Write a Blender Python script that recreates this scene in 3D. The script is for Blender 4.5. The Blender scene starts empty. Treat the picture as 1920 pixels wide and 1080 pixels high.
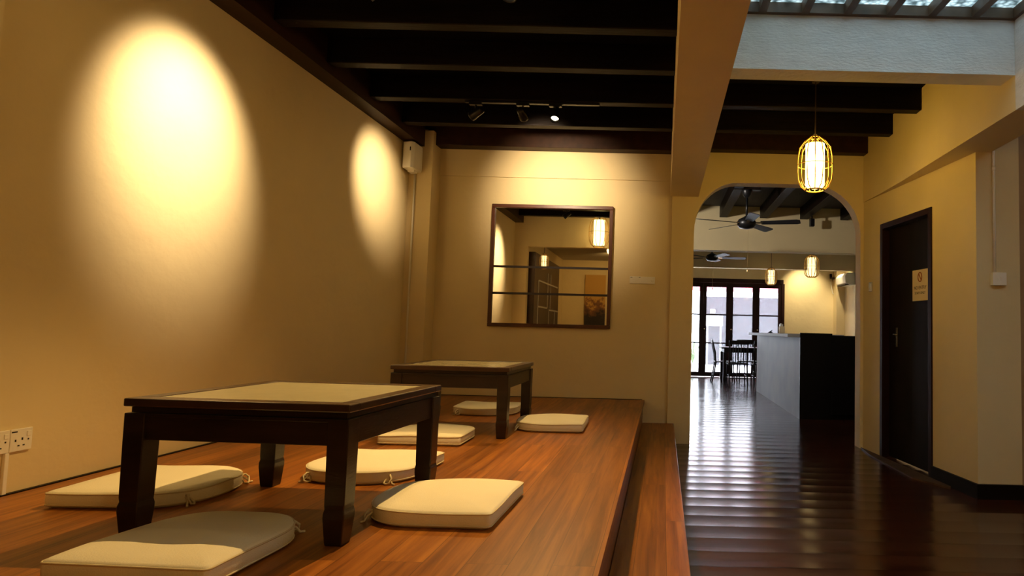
import bpy, bmesh, math, random
from mathutils import Vector, Matrix, Quaternion
random.seed(7)
PI = math.pi
C = bpy.context.scene.collection
scene = bpy.context.scene

# ---------------------------------------------------------------- camera
F_PX, PPX, PITCH, ROLL, CAMZ = 1196.4, 1245.2, .0655, .0246, 1.12
cam_d = bpy.data.cameras.new('camera'); cam = bpy.data.objects.new('camera', cam_d); C.objects.link(cam)
cam_d.sensor_width = 36; cam_d.lens = F_PX / 1920 * 36
cam_d.shift_x = -(PPX - 960) / 1920
cam_d.clip_start = .05; cam_d.clip_end = 200
cp, sp, cr, sr = math.cos(PITCH), math.sin(PITCH), math.cos(ROLL), math.sin(ROLL)
w = Vector((0, cp, sp)); r = Vector((1, 0, 0)); u = r.cross(w)
r2 = r * cr + u * sr; u2 = r * -sr + u * cr
M = Matrix((r2, u2, -w)).transposed().to_4x4(); M.translation = (0, 0, CAMZ)
cam.matrix_world = M
scene.camera = cam

# ---------------------------------------------------------------- world, exposure
SKY = 10.5
world = bpy.data.worlds.new('world'); scene.world = world; world.use_nodes = True
bg = world.node_tree.nodes['Background']
bg.inputs['Color'].default_value = (.84, .91, 1.0, 1); bg.inputs['Strength'].default_value = SKY
scene.view_settings.view_transform = 'Standard'; scene.view_settings.look = 'None'
scene.view_settings.gamma = 1; scene.view_settings.use_curve_mapping = False
scene.view_settings.exposure = 0.38
WARM = (1.0, .60, .20); PALE = (1.0, .76, .48)

def spot(name, loc, target, power, angle, blend=.6, radius=.02, col=WARM):
    d = bpy.data.lights.new(name, 'SPOT'); d.energy = power; d.color = col
    d.spot_size = math.radians(angle); d.spot_blend = blend; d.shadow_soft_size = radius
    o = bpy.data.objects.new(name, d); C.objects.link(o); o.location = loc
    o.rotation_euler = (Vector(target) - Vector(loc)).to_track_quat('-Z', 'Y').to_euler()
    return o
def point(name, loc, power, radius=.05, col=WARM):
    d = bpy.data.lights.new(name, 'POINT'); d.energy = power; d.color = col; d.shadow_soft_size = radius
    o = bpy.data.objects.new(name, d); C.objects.link(o); o.location = loc
    return o

# ---------------------------------------------------------------- materials
def mat(name, col, rough=.6, metal=0, spec=.5, bump=0, bscale=60, var=0, vscale=3, emit=None, estr=0, coat=0, stretch=None, bdist=.01):
    m = bpy.data.materials.new(name); m.use_nodes = True; nt = m.node_tree; b = nt.nodes['Principled BSDF']
    b.inputs['Base Color'].default_value = (*col, 1); b.inputs['Roughness'].default_value = rough
    b.inputs['Metallic'].default_value = metal; b.inputs['Specular IOR Level'].default_value = spec
    b.inputs['Coat Weight'].default_value = coat
    tc = nt.nodes.new('ShaderNodeTexCoord'); mp = nt.nodes.new('ShaderNodeMapping')
    nt.links.new(tc.outputs['Object'], mp.inputs['Vector'])
    if stretch: mp.inputs['Scale'].default_value = stretch
    if var:
        n = nt.nodes.new('ShaderNodeTexNoise'); n.inputs['Scale'].default_value = vscale; n.inputs['Detail'].default_value = 6
        nt.links.new(mp.outputs[0], n.inputs['Vector'])
        rp = nt.nodes.new('ShaderNodeValToRGB')
        rp.color_ramp.elements[0].position = .3; rp.color_ramp.elements[1].position = .7
        rp.color_ramp.elements[0].color = (*[c * (1 - var) for c in col], 1)
        rp.color_ramp.elements[1].color = (*[min(1, c * (1 + var)) for c in col], 1)
        nt.links.new(n.outputs['Fac'], rp.inputs[0]); nt.links.new(rp.outputs[0], b.inputs['Base Color'])
    if bump:
        n2 = nt.nodes.new('ShaderNodeTexNoise'); n2.inputs['Scale'].default_value = bscale; n2.inputs['Detail'].default_value = 5
        nt.links.new(mp.outputs[0], n2.inputs['Vector'])
        bp = nt.nodes.new('ShaderNodeBump'); bp.inputs['Strength'].default_value = bump; bp.inputs['Distance'].default_value = bdist
        nt.links.new(n2.outputs['Fac'], bp.inputs['Height']); nt.links.new(bp.outputs[0], b.inputs['Normal'])
    if emit:
        b.inputs['Emission Color'].default_value = (*emit, 1); b.inputs['Emission Strength'].default_value = estr
    return m

CREAM = (.80, .66, .38)
M_wall = mat('cream_plaster', CREAM, .75, spec=.25, bump=.25, bscale=9, var=.03, vscale=2, bdist=.02)
M_well = mat('daylit_rough_plaster', (.86, .85, .83), .85, spec=.2, bump=.6, bscale=30, var=.05, vscale=8, stretch=(1, 1, 3))  # whiter than the cream plaster, daylight in the well put into the colour
M_dark = mat('black_stained_timber', (.006, .003, .002), .5, spec=.12, var=.4, vscale=4, bump=.2, bscale=20, stretch=(.4, 6, 6))
M_board = mat('black_ceiling_board', (.003, .002, .002), .7, spec=.1, var=.3, vscale=3)
M_plate = mat('dark_brown_plate', (.030, .011, .005), .5, spec=.2, var=.3, vscale=4, stretch=(4, .5, 4))
M_board2 = mat('grey_brown_ceiling_board', (.045, .042, .045), .7, var=.3, vscale=5, stretch=(4, .5, 4))
M_table = mat('dark_table_wood', (.018, .008, .006), .32, spec=.5, var=.5, vscale=5, bump=.08, bscale=40, stretch=(1, 1, 5))
M_tabframe = mat('table_rim_wood', (.045, .022, .012), .28, spec=.5, var=.4, vscale=6, coat=.3)
M_inset = mat('pale_stone_inset', (.48, .46, .31), .25, spec=.5, var=.04, vscale=12, coat=.3)
M_cush = mat('ivory_cotton', (.86, .82, .64), .9, spec=.1, bump=.35, bscale=220, var=.03, vscale=4, bdist=.002)
M_tie = mat('ivory_tie', (.70, .62, .42), .9, spec=.1)
M_mframe = mat('brown_mirror_frame', (.085, .025, .012), .35, var=.3, vscale=6)
M_bar = mat('mirror_bar', (.02, .012, .01), .4)
M_mirror = mat('mirror_glass', (.80, .80, .76), .012, metal=1)
M_white = mat('white_plastic', (.90, .86, .76), .4)
M_hole = mat('black_slot', (.01, .008, .008), .5)
M_black = mat('black_metal', (.012, .012, .013), .35, metal=.3)
M_chrome = mat('brushed_metal', (.75, .75, .75), .2, metal=1)
M_brass = mat('worn_brass', (.55, .40, .2), .3, metal=1)
M_door = mat('dark_door_veneer', (.008, .004, .003), .6, spec=.15, var=.3, vscale=4, stretch=(6, 6, .6))
M_doorframe = mat('dark_red_door_frame', (.022, .006, .005), .5, spec=.2, var=.2, vscale=5)
M_skirt = mat('black_skirting', (.006, .004, .003), .5, spec=.15)
M_cage = mat('bamboo_slat', (.55, .33, .08), .45, var=.2, vscale=20)
M_cord = mat('brown_cord', (.05, .03, .02), .6)
M_glow = mat('glowing_paper_shade', (.9, .8, .6), .8, emit=(1, .64, .12), estr=17.0)
M_glow3 = mat('dim_glowing_paper_shade', (.9, .8, .6), .8, emit=(1, .70, .26), estr=4.0)
M_glow2 = mat('glowing_paper_shade_distant', (.9, .8, .6), .8, emit=(1, .72, .30), estr=1.9)
M_lampface = mat('lit_lamp_reflector', (.9, .9, .8), .3, emit=(1, .85, .55), estr=14)
M_marble = mat('grey_marble', (.085, .060, .046), .55, spec=.15, var=.35, vscale=2.2)
M_slab = mat('pale_counter_slab', (.30, .31, .32), .6, spec=.2)
M_counter = mat('black_laminate', (.003, .003, .003), .5, spec=.15)
M_chair = mat('dark_chair_wood', (.006, .004, .003), .5, spec=.2, var=.3, vscale=8)
M_paper = mat('notice_paper', (.80, .66, .42), .8)
M_ink = mat('black_ink', (.06, .03, .02), .8)
M_red = mat('red_ink', (.40, .12, .04), .8)
M_fanb = mat('dark_fan_blade', (.022, .020, .020), .45, spec=.3)
M_shelf = mat('white_shelf_edge', (.75, .75, .72), .5, spec=.3)
M_case = mat('dark_bookcase_wood', (.045, .018, .012), .4, var=.3, vscale=5)
M_grey = mat('grey_outdoor_panel', (.021, .023, .034), .7, var=.08, vscale=2)
M_outw = mat('white_render_outside', (.85, .85, .85), .8)
M_conc = mat('pale_concrete_paving', (.55, .55, .55), .8, var=.1, vscale=2)

M_leaf = mat('green_leaf', (.10, .25, .04), .6, var=.3, vscale=9)
M_acw = mat('white_appliance_casing', (.80, .78, .68), .35)
M_mat_ = mat('brown_door_mat', (.06, .04, .03), .95, bump=.5, bscale=200)
M_rear = mat('rear_ceiling_paint', (.45, .42, .34), .8)
M_brownfr = mat('brown_skylight_timber', (.10, .055, .025), .5, var=.35, vscale=7)

def wood_planks(name, c1, c2, c3, rough=.3, row=.125, length=1.9):
    m = bpy.data.materials.new(name); m.use_nodes = True; nt = m.node_tree; b = nt.nodes['Principled BSDF']
    L = nt.links.new; N = nt.nodes.new
    tc = N('ShaderNodeTexCoord'); sep = N('ShaderNodeSeparateXYZ'); L(tc.outputs['Object'], sep.inputs[0])
    cmb = N('ShaderNodeCombineXYZ'); L(sep.outputs['Y'], cmb.inputs['X'])
    ad = N('ShaderNodeMath'); ad.operation = 'ADD'; L(sep.outputs['X'], ad.inputs[0]); L(sep.outputs['Z'], ad.inputs[1])
    L(ad.outputs[0], cmb.inputs['Y'])
    br = N('ShaderNodeTexBrick'); L(cmb.outputs[0], br.inputs['Vector'])
    br.inputs['Scale'].default_value = 1; br.inputs['Brick Width'].default_value = length; br.inputs['Row Height'].default_value = row
    br.inputs['Mortar Size'].default_value = .0012; br.inputs['Mortar Smooth'].default_value = .3
    br.inputs['Color1'].default_value = (0, 0, 0, 1); br.inputs['Color2'].default_value = (1, 1, 1, 1); br.inputs['Mortar'].default_value = (.5, .5, .5, 1)
    br.offset = .37
    mp = N('ShaderNodeMapping'); mp.inputs['Scale'].default_value = (30, 1.3, 30); L(tc.outputs['Object'], mp.inputs['Vector'])
    add = N('ShaderNodeVectorMath'); add.operation = 'ADD'; L(mp.outputs[0], add.inputs[0])
    sc = N('ShaderNodeVectorMath'); sc.operation = 'SCALE'; L(br.outputs['Color'], sc.inputs[0]); sc.inputs['Scale'].default_value = 17; L(sc.outputs[0], add.inputs[1])
    n = N('ShaderNodeTexNoise'); n.inputs['Scale'].default_value = 1.0; n.inputs['Detail'].default_value = 8; n.inputs['Roughness'].default_value = .62; n.inputs['Distortion'].default_value = .6
    L(add.outputs[0], n.inputs['Vector'])
    rp = N('ShaderNodeValToRGB'); e = rp.color_ramp.elements; e[0].position = .3; e[0].color = (*c1, 1); e[1].position = .72; e[1].color = (*c3, 1)
    k = e.new(.5); k.color = (*c2, 1); L(n.outputs['Fac'], rp.inputs[0])
    hsv = N('ShaderNodeHueSaturation'); L(rp.outputs[0], hsv.inputs['Color'])
    mr = N('ShaderNodeMapRange'); L(br.outputs['Color'], mr.inputs['Value']); mr.inputs['To Min'].default_value = .72; mr.inputs['To Max'].default_value = 1.22
    L(mr.outputs[0], hsv.inputs['Value'])
    mx = N('ShaderNodeMixRGB'); mx.blend_type = 'MULTIPLY'; L(hsv.outputs[0], mx.inputs[1]); mx.inputs[2].default_value = (.35, .3, .3, 1); L(br.outputs['Fac'], mx.inputs[0])
    L(mx.outputs[0], b.inputs['Base Color']); b.inputs['Roughness'].default_value = rough; b.inputs['Specular IOR Level'].default_value = .4
    bp = N('ShaderNodeBump'); bp.inputs['Strength'].default_value = .15; bp.inputs['Distance'].default_value = .002; L(n.outputs['Fac'], bp.inputs['Height']); L(bp.outputs[0], b.inputs['Normal'])
    return m
M_plat = wood_planks('orange_brown_deck', (.14, .040, .006), (.29, .096, .012), (.45, .172, .022), .36)

def floor_mat():
    m = bpy.data.materials.new('varnished_dark_boards'); m.use_nodes = True; nt = m.node_tree; b = nt.nodes['Principled BSDF']
    L = nt.links.new; N = nt.nodes.new
    tc = N('ShaderNodeTexCoord'); sep = N('ShaderNodeSeparateXYZ'); L(tc.outputs['Object'], sep.inputs[0])
    def math_(op, a, bb=None):
        q = N('ShaderNodeMath'); q.operation = op
        for i, v in enumerate((a, bb)):
            if v is None: continue
            if isinstance(v, (int, float)): q.inputs[i].default_value = v
            else: L(v, q.inputs[i])
        return q.outputs[0]
    y = math_('DIVIDE', sep.outputs['Y'], .205); f = math_('FRACT', y); fl = math_('FLOOR', y)
    c = math_('SUBTRACT', f, .5); cup = math_('MULTIPLY', math_('MULTIPLY', c, c), 4.0)      # boards cupped: high edges
    edge = math_('GREATER_THAN', math_('ABSOLUTE', c), .478)
    wn = N('ShaderNodeTexWhiteNoise'); wn.noise_dimensions = '1D'; L(fl, wn.inputs['W'])
    tilt = math_('MULTIPLY', math_('MULTIPLY', math_('SUBTRACT', wn.outputs['Value'], .5), c), .8)
    mp = N('ShaderNodeMapping'); mp.inputs['Scale'].default_value = (1.5, 14, 1); L(tc.outputs['Object'], mp.inputs['Vector'])
    n = N('ShaderNodeTexNoise'); n.inputs['Scale'].default_value = 1; n.inputs['Detail'].default_value = 6; L(mp.outputs[0], n.inputs['Vector'])
    n2 = N('ShaderNodeTexNoise'); n2.inputs['Scale'].default_value = 1.6; n2.inputs['Detail'].default_value = 3; L(tc.outputs['Object'], n2.inputs['Vector'])
    h = math_('ADD', math_('ADD', cup, tilt), math_('MULTIPLY', n.outputs['Fac'], .22))
    h = math_('SUBTRACT', h, math_('MULTIPLY', edge, .6))
    bp = N('ShaderNodeBump'); bp.inputs['Strength'].default_value = 1; bp.inputs['Distance'].default_value = .0018; L(h, bp.inputs['Height']); L(bp.outputs[0], b.inputs['Normal'])
    rp = N('ShaderNodeValToRGB'); e = rp.color_ramp.elements; e[0].position = .3; e[0].color = (.030, .008, .005, 1); e[1].position = .7; e[1].color = (.075, .020, .010, 1)
    L(n.outputs['Fac'], rp.inputs[0])
    mx = N('ShaderNodeMixRGB'); L(edge, mx.inputs[0]); L(rp.outputs[0], mx.inputs[1]); mx.inputs[2].default_value = (.004, .002, .002, 1); L(mx.outputs[0], b.inputs['Base Color'])
    mr = N('ShaderNodeMapRange'); L(n2.outputs['Fac'], mr.inputs['Value']); mr.inputs['To Min'].default_value = .10; mr.inputs['To Max'].default_value = .26; L(mr.outputs[0], b.inputs['Roughness'])
    b.inputs['Specular IOR Level'].default_value = .55
    return m
M_floor = floor_mat()

def glass_mat(name, col=(.95, .95, .96), pat=False, clear=.75):
    m = bpy.data.materials.new(name); m.use_nodes = True; nt = m.node_tree
    for nn in list(nt.nodes): nt.nodes.remove(nn)
    L = nt.links.new; N = nt.nodes.new
    out = N('ShaderNodeOutputMaterial'); tr = N('ShaderNodeBsdfTransparent'); gl = N('ShaderNodeBsdfGlossy'); tl = N('ShaderNodeBsdfTranslucent')
    tr.inputs['Color'].default_value = (*col, 1); gl.inputs['Roughness'].default_value = .05; tl.inputs['Color'].default_value = (*col, 1)
    m1 = N('ShaderNodeMixShader'); m1.inputs[0].default_value = .06; L(tr.outputs[0], m1.inputs[1]); L(gl.outputs[0], m1.inputs[2])
    m2 = N('ShaderNodeMixShader'); m2.inputs[0].default_value = 1 - clear; L(m1.outputs[0], m2.inputs[1]); L(tl.outputs[0], m2.inputs[2])
    if pat:
        tc = N('ShaderNodeTexCoord'); v = N('ShaderNodeTexVoronoi'); v.inputs['Scale'].default_value = 34; L(tc.outputs['Object'], v.inputs['Vector'])
        rp = N('ShaderNodeValToRGB'); rp.color_ramp.elements[0].color = (.62, .70, .72, 1); rp.color_ramp.elements[1].color = (.10, .13, .135, 1); rp.color_ramp.elements[1].position = .8
        L(v.outputs['Distance'], rp.inputs[0]); L(rp.outputs[0], tr.inputs['Color']); L(rp.outputs[0], tl.inputs['Color'])
    L(m2.outputs[0], out.inputs[0]); return m
M_glass = glass_mat('window_glass', clear=.97)
M_backlit = glass_mat('backlit_paper', (.85, .85, .80), clear=0)
M_awn = glass_mat('red_awning_cloth', (.98, .55, .62), clear=.1)
M_sky = glass_mat('obscured_roof_glass', pat=True, clear=.6)

# ---------------------------------------------------------------- mesh helpers
class MB:
    def __init__(s): s.bm = bmesh.new()
    def box(s, x0, x1, y0, y1, z0, z1, bev=0, mtx=None):
        vs = bmesh.ops.create_cube(s.bm, size=1)['verts']
        for v in vs:
            v.co = Vector(((x0 + x1) / 2 + v.co.x * (x1 - x0), (y0 + y1) / 2 + v.co.y * (y1 - y0), (z0 + z1) / 2 + v.co.z * (z1 - z0)))
        if bev:
            es = list({e for v in vs for e in v.link_edges})
            rr = bmesh.ops.bevel(s.bm, geom=es, offset=bev, segments=2, affect='EDGES', profile=.5)
            vs = list({v for f in rr['faces'] for v in f.verts} | {v for v in vs if v.is_valid})
        if mtx:
            allv = set(vs)
            for v in list(vs):
                for f in v.link_faces: allv.update(f.verts)
            for v in allv: v.co = mtx @ v.co
        return s
    def prism(s, pts, z0, z1, axis='z', mtx=None):
        def P(a, b, c): return {'z': (a, b, c), 'y': (a, c, b), 'x': (c, a, b)}[axis]
        lo = [s.bm.verts.new(P(a, b, z0)) for a, b in pts]; hi = [s.bm.verts.new(P(a, b, z1)) for a, b in pts]
        n = len(pts)
        for i in range(n): s.bm.faces.new((lo[i], lo[(i + 1) % n], hi[(i + 1) % n], hi[i]))
        s.bm.faces.new(lo[::-1]); s.bm.faces.new(hi)
        if mtx:
            for v in lo + hi: v.co = mtx @ v.co
        return s
    def lathe(s, prof, c=(0, 0, 0), n=20, mtx=None, cap=True):
        rings = []
        for (rr, z) in prof:
            rings.append([s.bm.verts.new((c[0] + rr * math.cos(2 * PI * k / n), c[1] + rr * math.sin(2 * PI * k / n), c[2] + z)) for k in range(n)])
        for a, b in zip(rings, rings[1:]):
            for k in range(n): s.bm.faces.new((a[k], a[(k + 1) % n], b[(k + 1) % n], b[k]))
        if cap: s.bm.faces.new(rings[0][::-1]); s.bm.faces.new(rings[-1])
        if mtx:
            for rg in rings:
                for v in rg: v.co = mtx @ v.co
        return s
    def rings(s, rings, cap=True):
        R_ = [[s.bm.verts.new(p) for p in rg] for rg in rings]
        n = len(R_[0])
        for a, b in zip(R_, R_[1:]):
            for k in range(n): s.bm.faces.new((a[k], a[(k + 1) % n], b[(k + 1) % n], b[k]))
        if cap: s.bm.faces.new(R_[0][::-1]); s.bm.faces.new(R_[-1])
        return s
    def tube(s, pts, rad, n=8, closed=False, flat=1.0):
        pts = [Vector(p) for p in pts]; m = len(pts); rg = []
        rads = rad if isinstance(rad, (list, tuple)) else [rad] * m
        up = Vector((0, 0, 1))
        for i, p in enumerate(pts):
            if closed: t = pts[(i + 1) % m] - pts[i - 1]
            else: t = pts[min(i + 1, m - 1)] - pts[max(i - 1, 0)]
            t.normalize(); a = t.cross(up)
            if a.length < .05: a = t.cross(Vector((0, 1, 0)))
            a.normalize(); b = a.cross(t)
            rg.append([s.bm.verts.new(p + (a * math.cos(2 * PI * k / n) + b * math.sin(2 * PI * k / n) * flat) * rads[i]) for k in range(n)])
        for i in range(m if closed else m - 1):
            a, b = rg[i], rg[(i + 1) % m]
            for k in range(n): s.bm.faces.new((a[k], a[(k + 1) % n], b[(k + 1) % n], b[k]))
        if not closed: s.bm.faces.new(rg[0][::-1]); s.bm.faces.new(rg[-1])
        return s
    def build(s, name, m, parent=None, smooth=False, label=None, bev=0):
        bmesh.ops.recalc_face_normals(s.bm, faces=s.bm.faces)
        me = bpy.data.meshes.new(name); s.bm.to_mesh(me); s.bm.free()
        if smooth:
            for p in me.polygons: p.use_smooth = True
        me.materials.append(m); o = bpy.data.objects.new(name, me); C.objects.link(o)
        if parent: o.parent = parent
        if label: o['label'] = label
        if bev:
            md = o.modifiers.new('bevel', 'BEVEL'); md.width = bev; md.segments = 2; md.limit_method = 'ANGLE'
        return o
def tag(o, label, cat, group=None, kind=None):
    o['label'] = label; o['category'] = cat
    if group: o['group'] = group
    if kind: o['kind'] = kind
    return o
def thing(name, label, cat, loc=(0, 0, 0), rz=0, group=None):
    o = bpy.data.objects.new(name, None); o.empty_display_size = .1; C.objects.link(o); o.location = loc; o.rotation_euler = (0, 0, rz)
    return tag(o, label, cat, group)
def struct(name, mb, m, parent=None, label=None, cat=None):
    o = mb.build(name, m, parent)
    if not parent:
        o['kind'] = 'structure'
        o['label'] = label or name; o['category'] = cat or name.split('_')[0]
    return o
def copy_tree(o, parent=None):
    c = o.copy(); C.objects.link(c)
    if parent: c.parent = parent
    for ch in list(o.children): copy_tree(ch, c)
    return c
def text_mesh(txt, size, m, name, parent, mtx, label=None):
    cu = bpy.data.curves.new(name, 'FONT'); cu.body = txt; cu.size = size; cu.align_x = 'CENTER'; cu.align_y = 'CENTER'; cu.extrude = .0004
    t = bpy.data.objects.new('tmp', cu); me = bpy.data.meshes.new_from_object(t); bpy.data.objects.remove(t)
    me.transform(mtx); me.materials.append(m); me.name = name
    o = bpy.data.objects.new(name, me); C.objects.link(o); o.parent = parent
    if label: o['label'] = label
    return o

# ================================================================ SETTING
FZ = .02; PZ = .43; SZ = .215; XL = -2.5; YB = 6.33; YA = 6.28; CZ = 3.08; JZ = 2.9
# floor
struct('floor', MB().box(XL - .2, 4.5, -3.2, 15.52, FZ - .12, FZ), M_floor, label='dark varnished board floor running to the glazed doors', cat='floor')
# left, back walls
struct('wall_left', MB().box(XL - .2, XL, -3.2, 15.7, FZ, 3.3), M_wall, label='long cream plaster wall left of the low tables, lit by two scallops of light', cat='wall')
struct('wall_rear', MB().box(XL - .2, 4.5, -3.2, -3.0, FZ, 3.3), M_wall, label='cream wall at the rear, seen in the mirror', cat='wall')
mb = MB().box(XL, .06, YB, YB + .15, FZ, CZ + .1).box(XL, .06, YB - .014, YB, 2.61, CZ)
struct('wall_back', mb, M_wall, label='cream plaster wall behind the seating platform, holding the mirror', cat='wall')
struct('trim_1', MB().box(XL, -2.277, 6.10, YB - .001, PZ, JZ + .1), M_wall, label='plaster pilaster in the far left corner', cat='pilaster')
# arch wall with rounded opening
def arch_wall():
    x0, x1, zt, rd = .283, 1.935, 2.60, .50
    op = [(x0 + .00, FZ)]
    for k in range(13):
        a = PI - k / 12 * PI / 2; op.append((x0 + rd * .85 + rd * .85 * math.cos(a), zt - rd + rd * math.sin(a)))
    for k in range(13):
        a = PI / 2 - k / 12 * PI / 2; op.append((x1 - rd + rd * math.cos(a), zt - rd + rd * math.sin(a)))
    op.append((x1, FZ))
    L_, R_ = .06, 2.35
    bm = bmesh.new()
    for (a, b) in (((YA), (YA + .16)),):
        out = []
        for (x, z) in op:
            out.append((x, z))
        n = len(out)
        outer = []
        for i, (x, z) in enumerate(out):
            if i == 0: outer.append((L_, FZ))
            elif i == n - 1: outer.append((R_, FZ))
            elif i <= 13: outer.append((L_ + (x - x0) * (i > 6) , CZ + .1 if i > 6 else zt - rd + (CZ + .1 - zt + rd) * i / 7))
            else: outer.append((R_ - (x1 - x) * (i < n - 8), CZ + .1 if i < n - 8 else zt - rd + (CZ + .1 - zt + rd) * (n - 1 - i) / 7))
        fi = [bm.verts.new((x, a, z)) for x, z in out]; fo = [bm.verts.new((x, a, z)) for x, z in outer]
        bi = [bm.verts.new((x, b, z)) for x, z in out]; bo = [bm.verts.new((x, b, z)) for x, z in outer]
        for i in range(n - 1):
            bm.faces.new((fi[i], fi[i + 1], fo[i + 1], fo[i])); bm.faces.new((bi[i], bo[i], bo[i + 1], bi[i + 1]))
            bm.faces.new((fi[i], bi[i], bi[i + 1], fi[i + 1])); bm.faces.new((fo[i], fo[i + 1], bo[i + 1], bo[i]))
        bm.faces.new((fi[0], fo[0], bo[0], bi[0])); bm.faces.new((fi[-1], bi[-1], bo[-1], fo[-1]))
    m_ = MB(); m_.bm.free(); m_.bm = bm
    return m_
struct('wall_arch', arch_wall(), M_wall, label='cream wall pierced by the round cornered archway to the bar', cat='wall')
struct('wall_side', MB().box(2.35, 4.5, YA + .02, YA + .16, FZ, 3.3), M_wall, label='wall beside the archway, right', cat='wall')
# divider beam
struct('trim_2', MB().box(.04, .32, -3.0, YA, 2.45, CZ + .9), M_wall, label='plaster beam running overhead from the archway pillar towards the viewer', cat='beam')
# transverse beam of the light well
struct('trim_3', MB().box(.32, 2.0, 3.60, 3.76, 2.64, 3.72), M_well, label='rough plaster beam across the light well under the roof glazing', cat='beam')
struct('trim_4', MB().prism([(1.962, 6.275), (1.985, 5.9), (2.0, 5.4), (2.0, 3.60), (2.29, 3.60), (2.29, 6.275)], 2.433, 3.72), M_wall, label='plaster beam and upper wall above the dark service door', cat='beam')
struct('trim_12', MB().box(2.0, 2.29, 1.0, 3.599, 2.433, 3.72), M_well, label='rough plaster side of the light well, right, coloured pale for the daylight', cat='beam')  # continues trim_4; its paler colour stands in for daylight on the face
struct('wall_well', MB().box(.32, 2.0, .85, 1.0, 2.45, 3.72), M_well, label='near wall of the light well', cat='wall')
# right lower wall (slightly skewed) with door opening
A0 = Vector((1.965, YA - .004)); A1 = Vector((2.185, 4.45)); ad = (A1 - A0).normalized(); an = Vector((ad.y, -ad.x))   # an: to the right/outside
if an.x < 0: an = -an
LW = (A1 - A0).length
ang = math.atan2(ad.y, ad.x)
def AM(): # local frame: x along wall from far to near, y outward (right), z up
    m_ = Matrix(((ad.x, an.x, 0, A0.x), (ad.y, an.y, 0, A0.y), (0, 0, 1, 0), (0, 0, 0, 1))); return m_
WM = AM()
def tpos(Y): return (A0.y - Y) / (-ad.y)
d0, d1, dz = tpos(5.90), tpos(5.02), 2.15
mb = MB().box(0, d0, 0, .12, FZ, 2.432, mtx=WM).box(d1, LW, 0, .12, FZ, 2.432, mtx=WM).box(d0, d1, 0, .12, dz, 2.432, mtx=WM)
struct('wall_right', mb, M_wall, label='skewed cream wall around the dark service door', cat='wall')
mb = MB().box(2.185, 2.49, 4.45, 4.58, FZ, 3.3)
struct('wall_return', mb, M_wall, label='cream wall face to the right of the service door carrying the switch box', cat='wall')
struct('wall_passage', MB().box(2.49, 2.62, 4.58, 5.2, FZ, 3.3).box(2.62, 4.5, 5.1, 5.25, FZ, 3.3), mat('shaded_brown_plaster', (.45, .30, .16), .8), label='brown shaded wall at the far right edge', cat='wall')  # shade put into the colour, browner and darker than the cream walls
struct('wall_far_right', MB().box(4.32, 4.5, -3, 15.7, FZ, 3.3), M_wall, label='cream side wall of the bar room', cat='wall')
struct('baseboard_right', MB().box(d1 + .0, LW + .02, -.018, 0, FZ, FZ + .10, mtx=WM), M_skirt, label='black skirting below the cream wall near the service door', cat='skirting')
struct('baseboard_return', MB().box(2.17, 2.49, 4.43, 4.45, FZ, FZ + .10), M_skirt, label='black skirting under the switch box wall', cat='skirting')
# ceilings
struct('ceiling', MB().box(XL - .2, .32, 2.0, YB + .1, CZ, CZ + .15).box(.32, 2.35, 3.70, YB + .1, CZ, CZ + .15), M_board, label='black boarded ceiling over the seating platform', cat='ceiling')
struct('ceiling_bar', MB().box(XL - .2, 4.5, YA + .16, 15.7, CZ, CZ + .15), M_board2, label='dark boarded ceiling of the bar room', cat='ceiling')
struct('ceiling_rear', MB().box(XL - .2, .04, -3.2, 1.995, 2.78, 2.95).box(.3, 4.5, -3.2, .85, 3.0, 3.2).box(2.29, 4.5, .85, 5.3, 3.3, 3.45), M_rear, label='plain painted ceiling behind the viewer', cat='ceiling')
struct('trim_5', MB().box(XL, .04, 1.98, 2.12, 2.45, CZ), M_wall, label='plaster beam across the rear opening, seen in the mirror', cat='beam')
struct('trim_6', MB().box(XL, -2.28, 1.98, 2.12, PZ, 2.45), M_wall, label='plaster pier at the rear left, seen in the mirror', cat='pier')
struct('trim_7', MB().box(XL, -2.36, 2.12, 6.10, 2.84, CZ), M_plate, label='dark brown timber plate along the top of the left wall', cat='timber plate')
# seating-platform ceiling joists
def joist(y0, x0, x1, label, wdt=.11, z=JZ):
    mb = MB().box(x0, x1, y0, y0 + .095, z, CZ)
    o = mb.build('ceiling_joist', M_dark, bev=.006); tag(o, label, 'ceiling joist', kind='structure'); return o
names = {2.40: 'nearest', 3.04: 'second nearest', 3.68: 'third from the near side', 4.28: 'fourth from the near side', 4.93: 'fifth from the near side, carrying the lamp track', 5.55: 'last but one before the mirror wall'}
for y in (2.40, 3.04, 3.68, 4.28, 4.93, 5.55):
    joist(y, -2.36, .04, 'black timber joist over the platform, ' + names[y])
tag(MB().box(-2.36, .04, 6.17, YB - .015, 2.88, CZ).build('ceiling_joist', M_plate, bev=.006), 'dark timber joist tight against the mirror wall', 'ceiling joist', kind='structure')
for y, nm in ((4.28, 'nearest, behind the well beam'), (4.93, 'with the notched end'), (5.55, 'second from the archway')):
    o = joist(y, .32, 1.995, 'black timber joist in front of the archway, ' + nm)
tag(MB().box(.32, 1.995, 6.16, YA - .002, 2.90, CZ).build('ceiling_joist', M_plate, bev=.006), 'dark timber joist tight above the archway', 'ceiling joist', kind='structure')

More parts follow.
